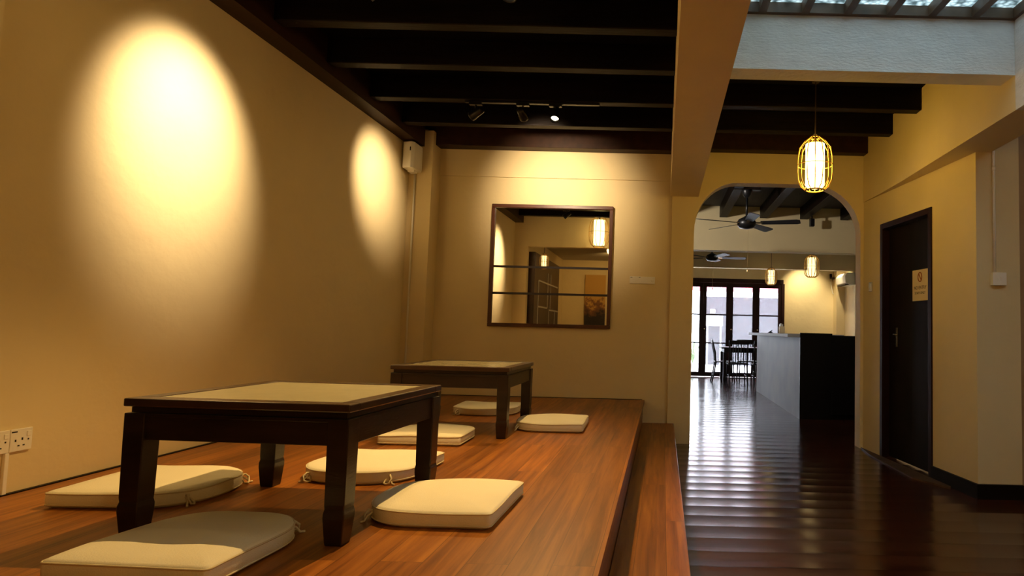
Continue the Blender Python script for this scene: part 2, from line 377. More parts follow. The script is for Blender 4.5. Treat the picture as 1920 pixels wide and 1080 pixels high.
# ---- skylight
def skz(y): return 2.975 - (3.60 - y) * .045
t = thing('skylight', 'roof glazing of obscured glass between brown rafters above the light well', 'skylight', (1.16, 2.3, 2.97)); t['kind'] = 'structure'
inv = Matrix.Translation((-1.16, -2.3, -2.97))
def slope_box(x0, x1, y0, y1, dz0, dz1):
    mb = MB(); vs = bmesh.ops.create_cube(mb.bm, size=1)['verts']
    for v in vs:
        x = x0 if v.co.x < 0 else x1; y = y0 if v.co.y < 0 else y1; z = skz(y) + (dz0 if v.co.z < 0 else dz1)
        v.co = inv @ Vector((x, y, z))
    return mb
slope_box(.32, 2.0, 1.0, 3.60, .05, .058).build('glass_sheet', M_sky, t)
slope_box(.32, 2.0, 3.565, 3.60, -.01, .05).build('head_rail', M_brownfr, t)
slope_box(.32, 2.0, 1.0, 1.035, -.01, .05).build('sill_rail', M_brownfr, t)
slope_box(.32, .345, 1.035, 3.565, -.01, .05).build('side_rail', M_brownfr, t)
slope_box(1.975, 2.0, 1.035, 3.565, -.01, .05).build('side_rail', M_brownfr, t)
for x in (.53, .775, 1.02, 1.265, 1.505, 1.755):
    slope_box(x - .022, x + .022, 1.035, 3.565, -.012, .05).build('rafter', M_brownfr, t)

# ---- platform and step
PT = [(-2.05, 1.0), (-.18, 1.0), (-.18, YB - .02), (-2.275, YB - .02), (-2.275, 6.095), (XL + .02, 6.095), (XL + .02, 1.97), (-2.05, 1.97)]
PT2 = [(-2.05, .98), (-.165, .98), (-.165, YB - .02)] + PT[3:]
mb = MB().prism(PT, FZ, PZ - .03).prism(PT2, PZ - .03, PZ)
tag(mb.build('seating_platform', M_plat), 'raised orange brown timber platform carrying the low tables', 'platform')
mb = MB().box(-.178, .11, .6, YB, FZ, SZ - .03).box(-.178, .125, .6, YB - .052, SZ - .03, SZ, bev=.004)
tag(mb.build('platform_step', M_plat), 'long low wooden step along the right side of the platform', 'step')
tag(MB().box(XL, XL + .018, 2.13, 6.09, PZ - .1, PZ + .004).build('baseboard_left', M_skirt), 'thin dark skirting strip at the foot of the left wall', 'skirting', kind='structure')
tag(MB().box(-2.27, -.19, YB - .018, YB, PZ - .1, PZ + .004).build('baseboard_back', M_skirt), 'thin dark skirting strip at the foot of the mirror wall', 'skirting', kind='structure')

# ---- room beyond the arch
for x in (-.36, .27, .90, 1.53, 2.16, 2.79, 3.42):
    o = MB().box(x - .06, x + .06, YA + .16, 9.9, JZ, CZ).build('ceiling_joist', M_dark, bev=.006)
    nm = {-.36: 'hidden left of the opening', .27: 'leftmost, above the arch edge', .90: 'left of the near fan', 1.53: 'right of the near fan', 2.16: 'third seen through the arch', 2.79: 'rightmost seen through the arch', 3.42: 'over the counter back'}[x]
    tag(o, 'dark joist in the bar room, ' + nm, 'ceiling joist', kind='structure')
struct('trim_8', MB().box(XL, 4.32, 9.9, 10.1, 2.38, CZ), M_wall, label='deep plaster beam across the bar room behind the near fan', cat='beam')
struct('trim_9', MB().box(XL, 4.32, 14.3, 14.5, 2.55, CZ), M_wall, label='second plaster beam across the bar room near the glazed doors', cat='beam')
mb = MB().box(XL, -.98, 15.5, 15.7, FZ, 3.3).box(2.90, 4.5, 15.5, 15.7, FZ, 3.3).box(-.98, 2.90, 15.5, 15.7, 2.37, 3.3)
struct('wall_front', mb, M_wall, label='cream wall around the folding glazed doors', cat='wall')
struct('trim_10', MB().box(4.12, 4.32, 15.2, 15.5, FZ, CZ), M_wall, label='plaster pilaster in the far corner of the bar room', cat='pilaster')
struct('trim_11', MB().box(-.98, 2.90, 15.46, 15.56, 2.30, 2.40).box(2.86, 2.93, 15.46, 15.56, FZ, 2.30), M_doorframe, label='dark frame around the folding glazed doors', cat='door frame')
# glazed leaves
edges = [-.97, -.33, .31, .955, 1.60, 2.24, 2.86]
for i in range(6):
    a, b = edges[i], edges[i + 1]; cx = (a + b) / 2; sw = .085
    lab = ['hidden leftmost glazed leaf', 'glazed leaf behind the left wall', 'leftmost visible glazed leaf, half hidden by the archway', 'second glazed leaf, with a small white notice', 'third glazed leaf, behind the dining table', 'rightmost glazed leaf, beside the lit wall'][i]
    d = bpy.data.objects.new('door_%d' % (i + 2), None); C.objects.link(d); d.location = (cx, 15.5, FZ); d['kind'] = 'structure'; d['label'] = lab; d['category'] = 'glazed door'
    h = (b - a) / 2 - .0004
    zs = [.0, .10, .80, .86 - .03, 1.49, 1.52, 2.17, 2.28]
    mb = MB().box(-h, -h + sw, -.02, .02, .01, 2.278).box(h - sw, h, -.02, .02, .01, 2.278)
    for z0, z1 in ((.01, .11), (.80, .83), (1.485, 1.515), (2.17, 2.278)): mb.box(-h + sw, h - sw, -.018, .018, z0, z1)
    mb.build('door_frame', M_doorframe, d)
    MB().box(-h + sw, h - sw, -.003, .003, .11, 2.17).build('glass_pane', M_glass, d)
    MB().lathe([(.012, 0), (.014, .02), (.006, .03)], (0, 0, 0), 10, Matrix.Translation((-h + .04, -.02, 1.15)) @ Matrix.Rotation(PI / 2, 4, 'X')).build('door_knob', M_brass, d, True)
n_ = thing('notice', 'small white paper notice stuck on the second glazed leaf', 'notice', (1.19, 15.485, 1.60))
MB().box(-.06, .06, -.002, .002, -.05, .05).build('paper', M_backlit, n_)
# outdoors
o = MB().box(-12, 16, 15.52, 30, FZ - .16, FZ - .04).build('pavement', M_conc); tag(o, 'bright concrete paving beyond the glazed doors', 'pavement', kind='structure')
tag(MB().box(1.35, 7.0, 20.9, 21.1, FZ, 2.25).build('boundary_wall', M_grey), 'blue grey panelled screen outside the glazed doors', 'screen', kind='structure')
mb = MB()
for i in range(14):
    mb.box(-1.2 + i * .33, -1.2 + i * .33 + .30, 15.95, 16.5, 2.40, 2.42).prism([(15.93, 2.42), (15.95, 2.42), (15.95, 2.11 + .015 * (i % 2)), (15.93, 2.11 + .015 * (i % 2))], -1.2 + i * .33, -1.2 + i * .33 + .325, 'x')
t = thing('awning', 'red cloth awning with a hanging valance outside above the glazed doors', 'awning', (0, 0, 0))
mb.build('valance', M_awn, t)
MB().box(-1.2, 3.4, 15.72, 16.5, 2.425, 2.45).build('canopy', M_awn, t)
tag(MB().box(1.38, 1.93, 20.74, 20.80, 1.29, 1.62).box(1.42, 1.46, 20.76, 20.80, FZ - .04, 1.29).box(1.85, 1.89, 20.76, 20.80, FZ - .04, 1.29).build('signboard', M_outw), 'plain white board outside beyond the second glazed leaf', 'board')
# potted palm outdoors left
t = thing('potted_palm', 'potted palm with arching leaves outside the leftmost glazed leaf', 'potted plant', (.80, 17.0, FZ - .04))
MB().lathe([(.10, 0), (.15, .28), (.16, .28), (.14, .27)], n=18).build('pot', M_conc, t, True)
for k in range(9):
    a = k * 2.4; rr = .30 + .05 * (k % 3); pts = []; rd = []
    for s_ in range(8):
        q = s_ / 7; pts.append((math.cos(a) * rr * q, math.sin(a) * rr * q, .27 + .55 * math.sin(q * 2.2) * (.8 + .1 * (k % 3)))); rd.append(.022 * math.sin(PI * (.12 + .85 * q)))
    MB().tube(pts, rd, 6, flat=.2).build('leaf', M_leaf, t, True)
t = thing('door_mat', 'brown mat on the boards in front of the glazed doors', 'door mat', (.78, 15.1, FZ))
mm = MB().box(-.28, .28, -.16, .16, 0, .015, bev=.005).build('door_mat_pile', M_mat_, t)

# ================================================================ service door (skewed wall)
d = bpy.data.objects.new('door_1', None); C.objects.link(d); d['kind'] = 'structure'; d['label'] = 'dark service door with a paper notice, in the skewed right wall'; d['category'] = 'door'
d.matrix_world = WM @ Matrix.Translation((d0, 0, FZ))
dw = d1 - d0; hh = dz - FZ
mb = MB().box(0, .05, -.012, .13, 0, hh).box(dw - .05, dw, -.012, .13, 0, hh).box(.05, dw - .05, -.012, .13, hh - .05, hh)
mb.build('door_frame', M_doorframe, d, bev=.003)
MB().box(.053, dw - .053, .055, .095, .015, hh - .053).build('door_leaf', M_door, d, bev=.002)
lev = MB().box(.185, .215, .048, .0549, 1.00, 1.17, bev=.003).tube([(.20, .05, 1.11), (.20, .02, 1.11), (.215, .015, 1.11), (.275, .016, 1.105)], .007)
lev.build('door_handle', mat('dull_steel', (.22, .18, .14), .35, metal=1), d, True)
# notice on the leaf
nt_ = thing('door_notice', 'square paper notice with a prohibition sign taped to the dark service door', 'notice')
s_c = (tpos(5.30)); nx, nz = s_c, 1.545
MTX = WM @ Matrix.Translation((nx, .053, nz)); nt_.matrix_world = MTX
MB().box(-.125, .125, -.0012, 0, -.13, .13).build('paper', M_paper, nt_)
TM = Matrix.Rotation(PI / 2, 4, 'X')
mbx = MB(); rg = [(.030 * math.cos(2 * PI * k / 28), -.0025, .068 + .038 * math.sin(2 * PI * k / 28)) for k in range(28)]
mbx.tube(rg, .0045, 6, closed=True).tube([(-.020, -.0025, .096), (.020, -.0025, .040)], .0045, 6)
mbx.build('prohibition_sign', M_red, nt_)
text_mesh('NO ENTRY', .040, M_ink, 'notice_text', nt_, Matrix.Translation((0, -.0018, -.022)) @ TM)
text_mesh('STAFF ONLY', .030, M_ink, 'notice_text', nt_, Matrix.Translation((0, -.0018, -.066)) @ TM)
# low timber threshold beside the door
tag(MB().prism([(0.0, -.02), (LW - .3, -.02), (LW - .25, -.05), (d1, -.17), (d0, -.10), (0.05, -.03)], FZ, FZ + .012, mtx=WM).build('threshold_board', mat('worn_threshold_wood', (.085, .045, .022), .6, spec=.2, var=.3, vscale=9)), 'thin worn board on the floor before the service door', 'threshold', kind='structure')

# ================================================================ wall fittings
def socket_plate(name, label, loc, cat='socket'):
    t = thing(name, label, cat, loc)
    MB().box(0, .010, -.043, .043, -.043, .043, bev=.002).build('face_plate', M_white, t)
    MB().box(.010, .013, .020, .034, .012, .030, bev=.001).build('rocker_switch', M_white, t)
    for nm, a in (('pin_hole', (-.026, -.020, -.006, .003)), ('pin_hole', (.000, .006, -.002, .008)), ('pin_hole', (-.014, -.006, -.024, -.019)), ('pin_hole', (.006, .014, -.024, -.019)), ('screw_hole', (.024, .030, -.004, .002)), ('printed_mark', (-.040, -.018, .030, .035))):
        MB().box(.0095, .0106, *a).build(nm, M_hole, t)
    return t
socket_plate('power_socket', 'cream switched wall socket low on the left wall, the right one of the pair', (XL, 2.525, .632))
socket_plate('power_socket', 'cream switched wall socket low on the left wall, cut by the picture edge', (XL, 2.437, .632))
tag(MB().box(XL, XL + .012, 2.466, 2.482, PZ, .588, bev=.002).build('cable_conduit', M_white), 'short cream conduit below the pair of wall sockets', 'conduit')
t = thing('wall_box', 'white box unit mounted high in the far left corner', 'electrical box', (-2.425, 5.99, 2.70))
MB().prism([(-.055, .10), (-.055, -.10), (.03, -.125), (.055, -.10), (.055, .10)], -.125, .125).build('casing', M_white, t, bev=.008)
MB().box(.02, .028, -.128, -.120, .035, .07).build('status_slot', M_hole, t)
MB().box(-.03, .03, -.03, .05, -.145, -.125).build('cable_gland', M_white, t)
MB().box(-.05, .05, .10, .109, -.10, .10).build('back_bracket', M_white, t)
mb = MB().tube([(-2.435, 6.088, 2.56), (-2.437, 6.088, 2.0), (-2.437, 6.088, PZ)], .010)
tag(mb.build('cable_conduit', M_white, smooth=True), 'thin cream conduit dropping from the white corner box to the platform', 'conduit')
t = thing('wall_switch_panel', 'wide cream multi gang switch panel right of the mirror', 'switch panel', (-.218, YB, 1.607))
MB().box(-.125, .125, -.010, 0, -.036, .036, bev=.002).build('face_plate', M_white, t)
for k in range(4): MB().box(-.098 + k * .05, -.072 + k * .05, -.013, -.010, -.014, .014, bev=.001).build('rocker_switch', M_white, t)
MB().lathe([(.014, 0), (.012, .010)], n=14, mtx=Matrix.Translation((.100, -.010, 0)) @ Matrix.Rotation(PI / 2, 4, 'X')).build('dimmer_knob', M_white, t)
for a in ((-.118, -.10), (-.035, -.02)): MB().box(*a, -.0108, -.0098, .025, .030).build('indicator_mark', M_hole, t)
# switch box right face
t = thing('switch_box', 'cream surface mounted switch box on the wall right of the service door', 'switch box', (2.325, 4.45, 1.53))
MB().box(-.045, .045, -.035, 0, -.043, .043, bev=.002).build('back_box', M_white, t)
MB().box(-.048, .048, -.045, -.035, -.045, .045, bev=.003).build('face_plate', M_white, t)
for k in range(2): MB().box(-.02 + k * .024, -.004 + k * .024, -.048, -.045, -.010, .012, bev=.001).build('rocker_switch', M_white, t)
mb = MB().tube([(2.306, 4.438, 1.575), (2.306, 4.438, 2.9)], .010).tube([(2.306, 4.438, 2.30), (2.306, 4.438, 2.33)], .014)
tag(mb.build('cable_conduit', M_white, smooth=True), 'cream conduit rising from the switch box to the soffit', 'conduit')
t = thing('light_switch', 'narrow metal switch plate between the archway and the service door', 'light switch'); t.matrix_world = WM @ Matrix.Translation((tpos(6.10), 0, 1.58))
MB().box(-.035, .035, -.012, 0, -.045, .045, bev=.003).build('face_plate', M_chrome, t)
MB().box(-.012, .012, -.018, -.012, -.03, .03, bev=.002).build('rocker_switch', M_white, t)

# ================================================================ mirror
t = thing('wall_mirror', 'large square mirror in a thin brown frame with two dark cross bars', 'mirror', (-1.13, YB, 1.725))
fw, hw, hh2 = .035, .605, .61
MB().box(-hw, hw, -.035, -.001, hh2 - fw, hh2).box(-hw, hw, -.035, -.001, -hh2, -hh2 + fw).box(-hw, -hw + fw, -.035, -.001, -hh2 + fw, hh2 - fw).box(hw - fw, hw, -.035, -.001, -hh2 + fw, hh2 - fw).build('mirror_frame', M_mframe, t, bev=.004)
MB().box(-hw + fw, hw - fw, -.014, -.008, -hh2 + fw, hh2 - fw).build('mirror_glass', M_mirror, t)
for z in (-.015, -.28): MB().box(-hw + fw, hw - fw, -.020, -.0145, z - .011, z + .011).build('cross_bar', M_bar, t)

# ================================================================ low tables
def make_table(label, W=.73):
    t = thing('low_table', label, 'table', group=None)
    H = .434; f = .06
    MB().box(0, W, 0, f, H - .026, H).box(0, W, W - f, W, H - .026, H).box(0, f, f, W - f, H - .026, H).box(W - f, W, f, W - f, H - .026, H).build('top_frame', M_tabframe, t, bev=.004)
    MB().box(f, W - f, f, W - f, H - .020, H - .002).build('inset_panel', M_inset, t)
    e = .016
    MB().box(e, W - e, e, W - e, H - .045, H - .0265).build('waist_moulding', M_table, t)
    a0, a1, g = H - .130, H - .046, .012
    L_ = .066
    for (x0, x1, y0, y1) in ((L_, W - L_, g, g + .03), (L_, W - L_, W - g - .03, W - g), (g, g + .03, L_, W - L_), (W - g - .03, W - g, L_, W - L_)):
        MB().box(x0, x1, y0, y1, a0, a1).box(x0, x1, y0 - .004, y1 + .004, a1 - .012, a1).build('apron', M_table, t, bev=.002)
    for sx in (0, 1):
        for sy in (0, 1):
            ox = .003 if sx == 0 else W - .003; oy = .003 if sy == 0 else W - .003; dx = 1 if sx == 0 else -1; dy = 1 if sy == 0 else -1
            prof = [(H - .046, 0, .068), (H - .14, 0, .067), (.125, .001, .064), (.112, .0025, .062), (.098, -.001, .068), (.082, -.001, .068), (.010, .006, .056), (0, .008, .052)]
            rings = []
            for (z, o1, wd) in prof:
                x0 = ox + dx * o1; y0 = oy + dy * o1; x1 = x0 + dx * wd; y1 = y0 + dy * wd
                rings.append([(x0, y0, z), (x1, y0, z), (x1, y1, z), (x0, y1, z)])
            MB().rings(rings).build('leg', M_table, t, bev=.003)
    return t
t1 = make_table('nearer low dark wooden table with a pale inset top'); t1.location = (-1.693, 2.03, PZ); t1.rotation_euler.z = -.042
t2 = copy_tree(t1); t2.location = (-1.668, 3.94, PZ); t2.rotation_euler.z = -.005; t1['group'] = t2['group'] = 'low wooden tables'; t2['label'] = 'farther low dark wooden table with a pale top, before the mirror wall'

# ================================================================ floor cushions
def cushion_outline(W, D, inset=0, n=12):
    hw = W / 2 - inset; pts = []
    y0 = -D / 2 + inset; rc = .015
    def arc(cx, cy, rx, ry, a0, a1, k):
        for i in range(k + 1):
            a = a0 + (a1 - a0) * i / k; pts.append((cx + rx * math.cos(a), cy + ry * math.sin(a)))
    arc(hw - rc, y0 + rc, rc, rc, -PI / 2, 0, 4)
    yb = D / 2 - inset; ry = D * .44
    # super-elliptic back
    k = 22
    for i in range(k + 1):
        a = i / k * PI; c_, s_ = math.cos(a), math.sin(a); e = .84
        pts.append((hw * 1.00 * math.copysign(abs(c_) ** e, c_), yb - ry + ry * abs(s_) ** e))
    arc(-hw + rc, y0 + rc, rc, rc, PI, 1.5 * PI, 4)
    # resample long straight sides lightly
    out = []
    for i, p in enumerate(pts):
        q = pts[(i + 1) % len(pts)]; dd = math.hypot(q[0] - p[0], q[1] - p[1]); out.append(p)
        m_ = int(dd / .05)
        for j in range(1, m_): out.append((p[0] + (q[0] - p[0]) * j / m_, p[1] + (q[1] - p[1]) * j / m_))
    return out
def make_cushion(W, D, seed, label, tiesign=1):
    rnd = random.Random(seed)
    t = thing('floor_cushion', label, 'cushion', group='ivory floor cushions round the low tables')
    base = cushion_outline(W, D); T = .060
    ph = [rnd.uniform(0, 6) for _ in range(4)]
    def dev(x, y, z): return .003 * math.sin(18 * x + ph[0]) * math.sin(15 * y + ph[1]) * (z > .03)
    prof = [(0.0, .016), (.006, .006), (.016, .001), (.030, 0), (T - .010, .001), (T - .004, .004), (T - .000, .012), (T + .004, .06), (T + .007, .12), (T + .008, .19)]
    rings = []
    for z, ins in prof:
        sx = (W / 2 - ins) / (W / 2); sy = (D / 2 - ins) / (D / 2)
        rings.append([(x * sx, y * sy, z + dev(x * sx, y * sy, z)) for x, y in base])
    MB().rings(rings).build('cover', M_cush, t, True)
    for z, nm in ((T - .008, 'top'), (.012, 'bottom')):
        MB().tube([(x * .996, y * .996, z + dev(x, y, z)) for x, y in base], .0028, 6, closed=True).build('piping', M_tie, t, True)
    for sx in (-1, 1):
        x, y = sx * W * .34, D * .455
        y = (D / 2 - D * .44) + D * .44 * (1 - .68 ** (2 / .84)) ** .42 - .004
        pts = [(x, y - .008, .035), (x + .010 * sx, y + .010, .040), (x + .020 * sx, y + .018, .028), (x + .014 * sx, y + .024, .009), (x, y + .027, .0055), (x - .012 * sx, y + .020, .007), (x - .008 * sx, y + .008, .022), (x + .002, y - .006, .034)]
        MB().tube(pts, .0042, 6).tube([(x, y - .008, .036), (x + .014 * sx, y + .012, .020), (x + .024 * sx, y + .018, .005), (x + .036 * sx, y + .026, .005)], .004, 6).build('tie', M_tie, t, True)
    return t
for (x, y, rz, W, D, lab) in (
    (-1.355, 1.92, -.05, .455, .49, 'ivory floor cushion nearest the viewer, half in the shadow of the nearer table'),
    (-1.955, 2.565, -PI / 2 + .03, .47, .50, 'ivory floor cushion beside the left wall, partly behind the front left table leg'),
    (-.80, 2.44, PI / 2 - .02, .48, .48, 'ivory floor cushion on the right side of the nearer table, round edge in shadow'),
    (-1.33, 3.00, PI - .02, .50, .50, 'ivory floor cushion behind the nearer table, its ties facing the viewer'),
    (-1.375, 3.90, .02, .47, .46, 'ivory floor cushion in front of the farther table, behind the nearer table leg'),
    (-.755, 4.47, PI / 2 + .03, .48, .47, 'ivory floor cushion on the right side of the farther table'),
    (-1.385, 5.14, PI, .50, .45, 'ivory floor cushion behind the farther table, nearest the mirror wall')):
    cu = make_cushion(W, D, int(abs(x * 100 + y * 10)), lab); cu.location = (x, y, PZ); cu.rotation_euler.z = rz

# ================================================================ pendant lanterns
def make_lantern(label, R=.132, H=.40, cordtop=.6, glow=None, nsl=14, sr=.0042):
    t = thing('pendant_lantern', label, 'pendant lantern', group='slatted pendant lanterns')    # origin: centre of the cage
    prof = [(.30, .56), (.62, .47), (.90, .34), (1.0, .15), (1.0, -.15), (.96, -.30), (.80, -.42), (.52, -.50)]
    for k in range(nsl):
        a = 2 * PI * k / nsl
        MB().tube([(R * q * math.cos(a), R * q * math.sin(a), H * z) for q, z in prof], sr, 5).build('cage_slat', M_cage, t, True)
    for q, z, rr in ((.30, .56, .005), (1.0, 0.0, .003), (.52, -.50, .006)):
        MB().tube([(R * q * math.cos(2 * PI * k / 24), R * q * math.sin(2 * PI * k / 24), H * z) for k in range(24)], rr, 6, closed=True).build('cage_ring', M_cage, t, True)
    MB().lathe([(R * .54, -.44 * H), (R * .54, .42 * H)], n=24).build('paper_shade', glow or M_glow, t, True)
    MB().lathe([(.016, .42 * H), (.016, .50 * H), (.008, .53 * H)], n=12).tube([(-R * .32, 0, .55 * H), (0, 0, .64 * H), (R * .32, 0, .55 * H)], .004, 6).build('lamp_holder', M_cord, t)
    MB().tube([(0, 0, .52 * H), (0, 0, cordtop)], .005, 6).lathe([(.03, cordtop - .03), (.03, cordtop)], n=14).build('cord', M_cord, t)
    return t
L1 = make_lantern('large glowing slatted pendant lantern hanging in front of the archway', .132, .385, CZ - 2.402); L1.location = (1.129, 4.8, 2.402)
L2 = make_lantern('glowing pendant lantern over the bar counter, nearer one through the archway', .132, .37, CZ - 2.285, M_glow2, sr=.0062); L2.location = (2.57, 11.1, 2.285)
L3 = make_lantern('glowing pendant lantern near the glazed doors, farthest one through the archway', .128, .34, CZ - 2.30, M_glow2, sr=.0062); L3.location = (2.30, 13.7, 2.315)
L4 = make_lantern('large pendant lantern seen in the mirror', .165, .47, CZ - 2.67, M_glow3); L4.location = (-1.07, 2.40, 2.665)
L5 = make_lantern('small pendant lantern seen in the mirror before the bookcase', .08, .24, 2.78 - 2.23, M_glow2); L5.location = (-2.06, 1.78, 2.23)
spot('lantern_light', (-1.07, 2.40, 2.40), (-1.07, 2.40, 0), 2, 120, .8, .05)

# ================================================================ track lights
def track_light(label, loc, target, power, angle, blend, lit=False, radius=.02, ztop=None, col=WARM):
    JZ_ = ztop or JZ
    loc = Vector(loc); t = thing('track_spotlight', label, 'spotlight', loc, group='black ceiling spotlights')
    dirv = (Vector(target) - loc).normalized(); q = dirv.to_track_quat('-Z', 'Y').to_matrix().to_4x4()
    MB().lathe([(.020, .075), (.030, .065), (.034, 0), (.038, -.03), (.038, -.045), (.033, -.045), (.030, -.02)], n=18, mtx=q).build('lamp_housing', M_black, t, True)
    MB().lathe([(.029, -.024), (.001, -.020)], n=16, mtx=q).build('lamp_lens', M_lampface if power > 0 else M_chrome, t)
    MB().tube([(0, 0, 0), (0, 0, JZ_ - .025 - loc.z)], .007, 6).box(-.05, .05, -.018, .018, JZ_ - .030 - loc.z, JZ_ - .002 - loc.z).build('mounting_arm', M_black, t)
    if power > 0:
        s = spot('spot_lamp', loc + dirv * .05, target, power, angle, blend, radius, col)
    return t
track_light('black ceiling spotlight aimed at the near part of the left wall', (-1.50, 3.12, 2.80), (-2.5, 3.22, 2.06), 210, 58, 1.0, radius=.05, col=PALE)
track_light('black ceiling spotlight above the nearer table, aimed down', (-.80, 3.06, 2.78), (-.95, 2.55, .4), 140, 90, .8, radius=.008)
track_light('black ceiling spotlight aimed at the far part of the left wall, left of the three', (-1.536, 4.98, 2.80), (-2.5, 5.42, 2.34), 110, 54, 1.0, radius=.04, col=PALE)
track_light('black ceiling spotlight aimed at the wall above the mirror, middle of the three', (-1.16, 4.98, 2.80), (-1.05, 6.33, 2.42), 125, 76, 1.0, radius=.04, col=PALE)
track_light('lit ceiling spotlight facing the viewer, right of the three', (-.90, 4.98, 2.80), (-.88, 3.6, .43), 90, 84, .9, radius=.008)
tag(MB().box(-1.62, -.55, 4.965, 4.995, JZ - .012, JZ).build('light_track', M_black), 'black track holding the three far ceiling spotlights', 'light track')
tag(MB().box(-1.75, -.62, 3.08, 3.11, JZ - .012, JZ).build('light_track', M_black), 'black track over the nearer table at the upper picture edge', 'light track')
# bar room wall-washer
track_light('black ceiling spotlight washing the cream wall beside the glazed doors', (3.3, 14.72, 2.92), (3.40, 15.5, 2.0), 80, 80, .9, ztop=CZ, col=(1, .80, .48))
track_light('black ceiling spotlight washing the side wall of the bar room', (3.85, 14.72, 2.92), (4.32, 15.0, 1.9), 40, 80, .9, ztop=CZ, col=(1, .80, .48))
t = thing('wall_speaker', 'small black speaker hanging from the joists at the back of the bar room ceiling', 'speaker', (2.22, 9.6, 2.80))
MB().box(-.035, .035, -.04, .04, -.06, .06, bev=.01).build('casing', M_black, t); MB().box(-.01, .01, -.01, .01, .06, .10).build('bracket', M_chrome, t)

# ================================================================ ceiling fans
def make_fan(label, rod=.36, rot=0):
    t = thing('ceiling_fan', label, 'ceiling fan')
    MB().lathe([(.03, -.075), (.09, -.06), (.115, -.03), (.12, .01), (.10, .045), (.05, .07), (.02, .09)], n=24).build('motor_housing', M_black, t, True)
    MB().tube([(0, 0, .08), (0, 0, rod)], .014, 8).build('down_rod', M_black, t, True)
    MB().lathe([(.02, rod - .01), (.05, rod + .02), (.065, rod + .07), (.065, rod + .085)], n=18).build('canopy_cup', M_black, t, True)
    for k in range(5):
        a = rot + k * 2 * PI / 5; Mx = Matrix.Rotation(a, 4, 'Z') @ Matrix.Rotation(math.radians(-13), 4, 'X')
        MB().box(.10, .20, -.018, .018, -.004, .004, mtx=Mx).build('blade_bracket', M_brass, t)
        MB().prism([(.18, -.05), (.62, -.068), (.66, -.05), (.66, .05), (.62, .068), (.18, .05)], -.003, .003, mtx=Mx).build('blade', M_fanb, t)
    MB().tube([(.02, 0, -.07), (.02, 0, -.58)], .0015, 5).lathe([(.002, -.62), (.010, -.605), (.008, -.585), (.002, -.575)], (.02, 0, 0), 10).build('pull_chain', M_brass, t)
    return t
f1 = make_fan('dark five bladed ceiling fan framed by the archway, the nearer one', .33, math.radians(55)); f1.location = (1.01, 7.9, 2.475)
MB().box(.84, 1.18, 7.86, 7.94, 2.891, 2.93).build('fan_support', M_dark); fs = bpy.data.objects['fan_support']; tag(fs, 'dark cross piece carrying the near fan between two joists', 'support', kind='structure')
f2 = make_fan('dark ceiling fan half hidden under the deep beam, the farther one', .50, math.radians(75)); f2.location = (.906, 12.2, 2.53)

# ================================================================ bar counter
t = thing('bar_counter', 'bar counter with grey marble side, pale overhanging slab and black end', 'bar counter', (0, 0, 0))
MB().box(1.775, 1.795, 8.30, 12.05, FZ, 1.065).build('marble_side', M_marble, t)
MB().box(1.797, 2.35, 8.30, 12.05, FZ, 1.065).build('counter_body', M_counter, t)
MB().box(1.62, 2.36, 8.32, 12.1, 1.066, 1.110, bev=.004).build('counter_slab', M_slab, t)
MB().box(1.775, 2.19, 8.27, 8.298, FZ, 1.125).build('end_panel', M_counter, t)
MB().box(2.192, 3.40, 8.27, 8.298, FZ + .07, 1.10).build('end_panel', M_counter, t)
MB().box(2.362, 3.40, 8.299, 9.2, FZ, 1.08).build('back_cabinet', M_counter, t)
# napkin holder, ashtray
t = thing('napkin_holder', 'white napkin dispenser standing on the bar counter', 'napkin holder', (2.06, 11.1, 1.1105))
MB().box(-.045, .045, -.06, .06, 0, .12, bev=.006).build('dispenser', M_paper, t)
MB().box(-.035, .015, -.045, .045, .12, .155).box(-.03, .0, -.03, .03, .155, .17).build('napkins', M_shelf, t)
t = thing('small_dark_item', 'small dark object lying on the slab of the bar counter', 'small item', (1.78, 10.6, 1.1105))  # unidentified small item, generic shape
MB().lathe([(.035, 0), (.04, .012), (.02, .02), (.012, .03)], n=14).build('base', M_black, t); MB().tube([(0, 0, .025), (.03, 0, .045)], .007, 6).build('spout', M_black, t)

# ================================================================ dining table and chairs in the bar room
t = thing('dining_table', 'dark dining table before the glazed doors, half behind the bar counter', 'table', (1.78, 13.95, FZ))
MB().box(-.53, .53, -.40, .40, .735, .765, bev=.004).build('tabletop', M_chair, t)
MB().box(-.47, .47, -.34, .34, .655, .734).build('apron', M_chair, t)
for sx in (-1, 1):
    for sy in (-1, 1): MB().rings([[(sx * .455 + a * .5 * wd, sy * .325 + b * .5 * wd, z) for a, b in ((-1, -1), (1, -1), (1, 1), (-1, 1))] for z, wd in ((.655, .07), (.2, .06), (.08, .075), (0, .055))]).build('leg', M_chair, t)
def make_chair(label):
    t = thing('dining_chair', label, 'chair', group='spindle back dining chairs')   # faces +x
    MB().box(-.21, .22, -.21, .21, .43, .455, bev=.006).build('seat', M_chair, t)
    for sy in (-1, 1):
        MB().tube([(.19, sy * .18, .43), (.20, sy * .185, .2), (.22, sy * .19, 0)], [.018, .015, .014], 8).build('leg', M_chair, t, True)
        MB().tube([(-.27, sy * .19, 0), (-.22, sy * .185, .2), (-.19, sy * .18, .43), (-.20, sy * .18, .62), (-.27, sy * .185, .90)], [.014, .016, .018, .017, .014], 8).build('back_leg', M_chair, t, True)
    MB().box(-.275, -.255, -.20, .20, .84, .92, bev=.004).build('top_rail', M_chair, t)
    for y in (-.11, -.055, 0, .055, .11): MB().tube([(-.19, y, .45), (-.205, y, .64), (-.262, y, .86)], .008, 6).build('spindle', M_chair, t, True)
    MB().tube([(-.235, -.18, .16), (-.235, .18, .16)], .009, 6).tube([(-.21, .18, .20), (.20, .18, .20)], .009, 6).tube([(-.21, -.18, .20), (.20, -.18, .20)], .009, 6).build('stretcher', M_chair, t, True)
    return t
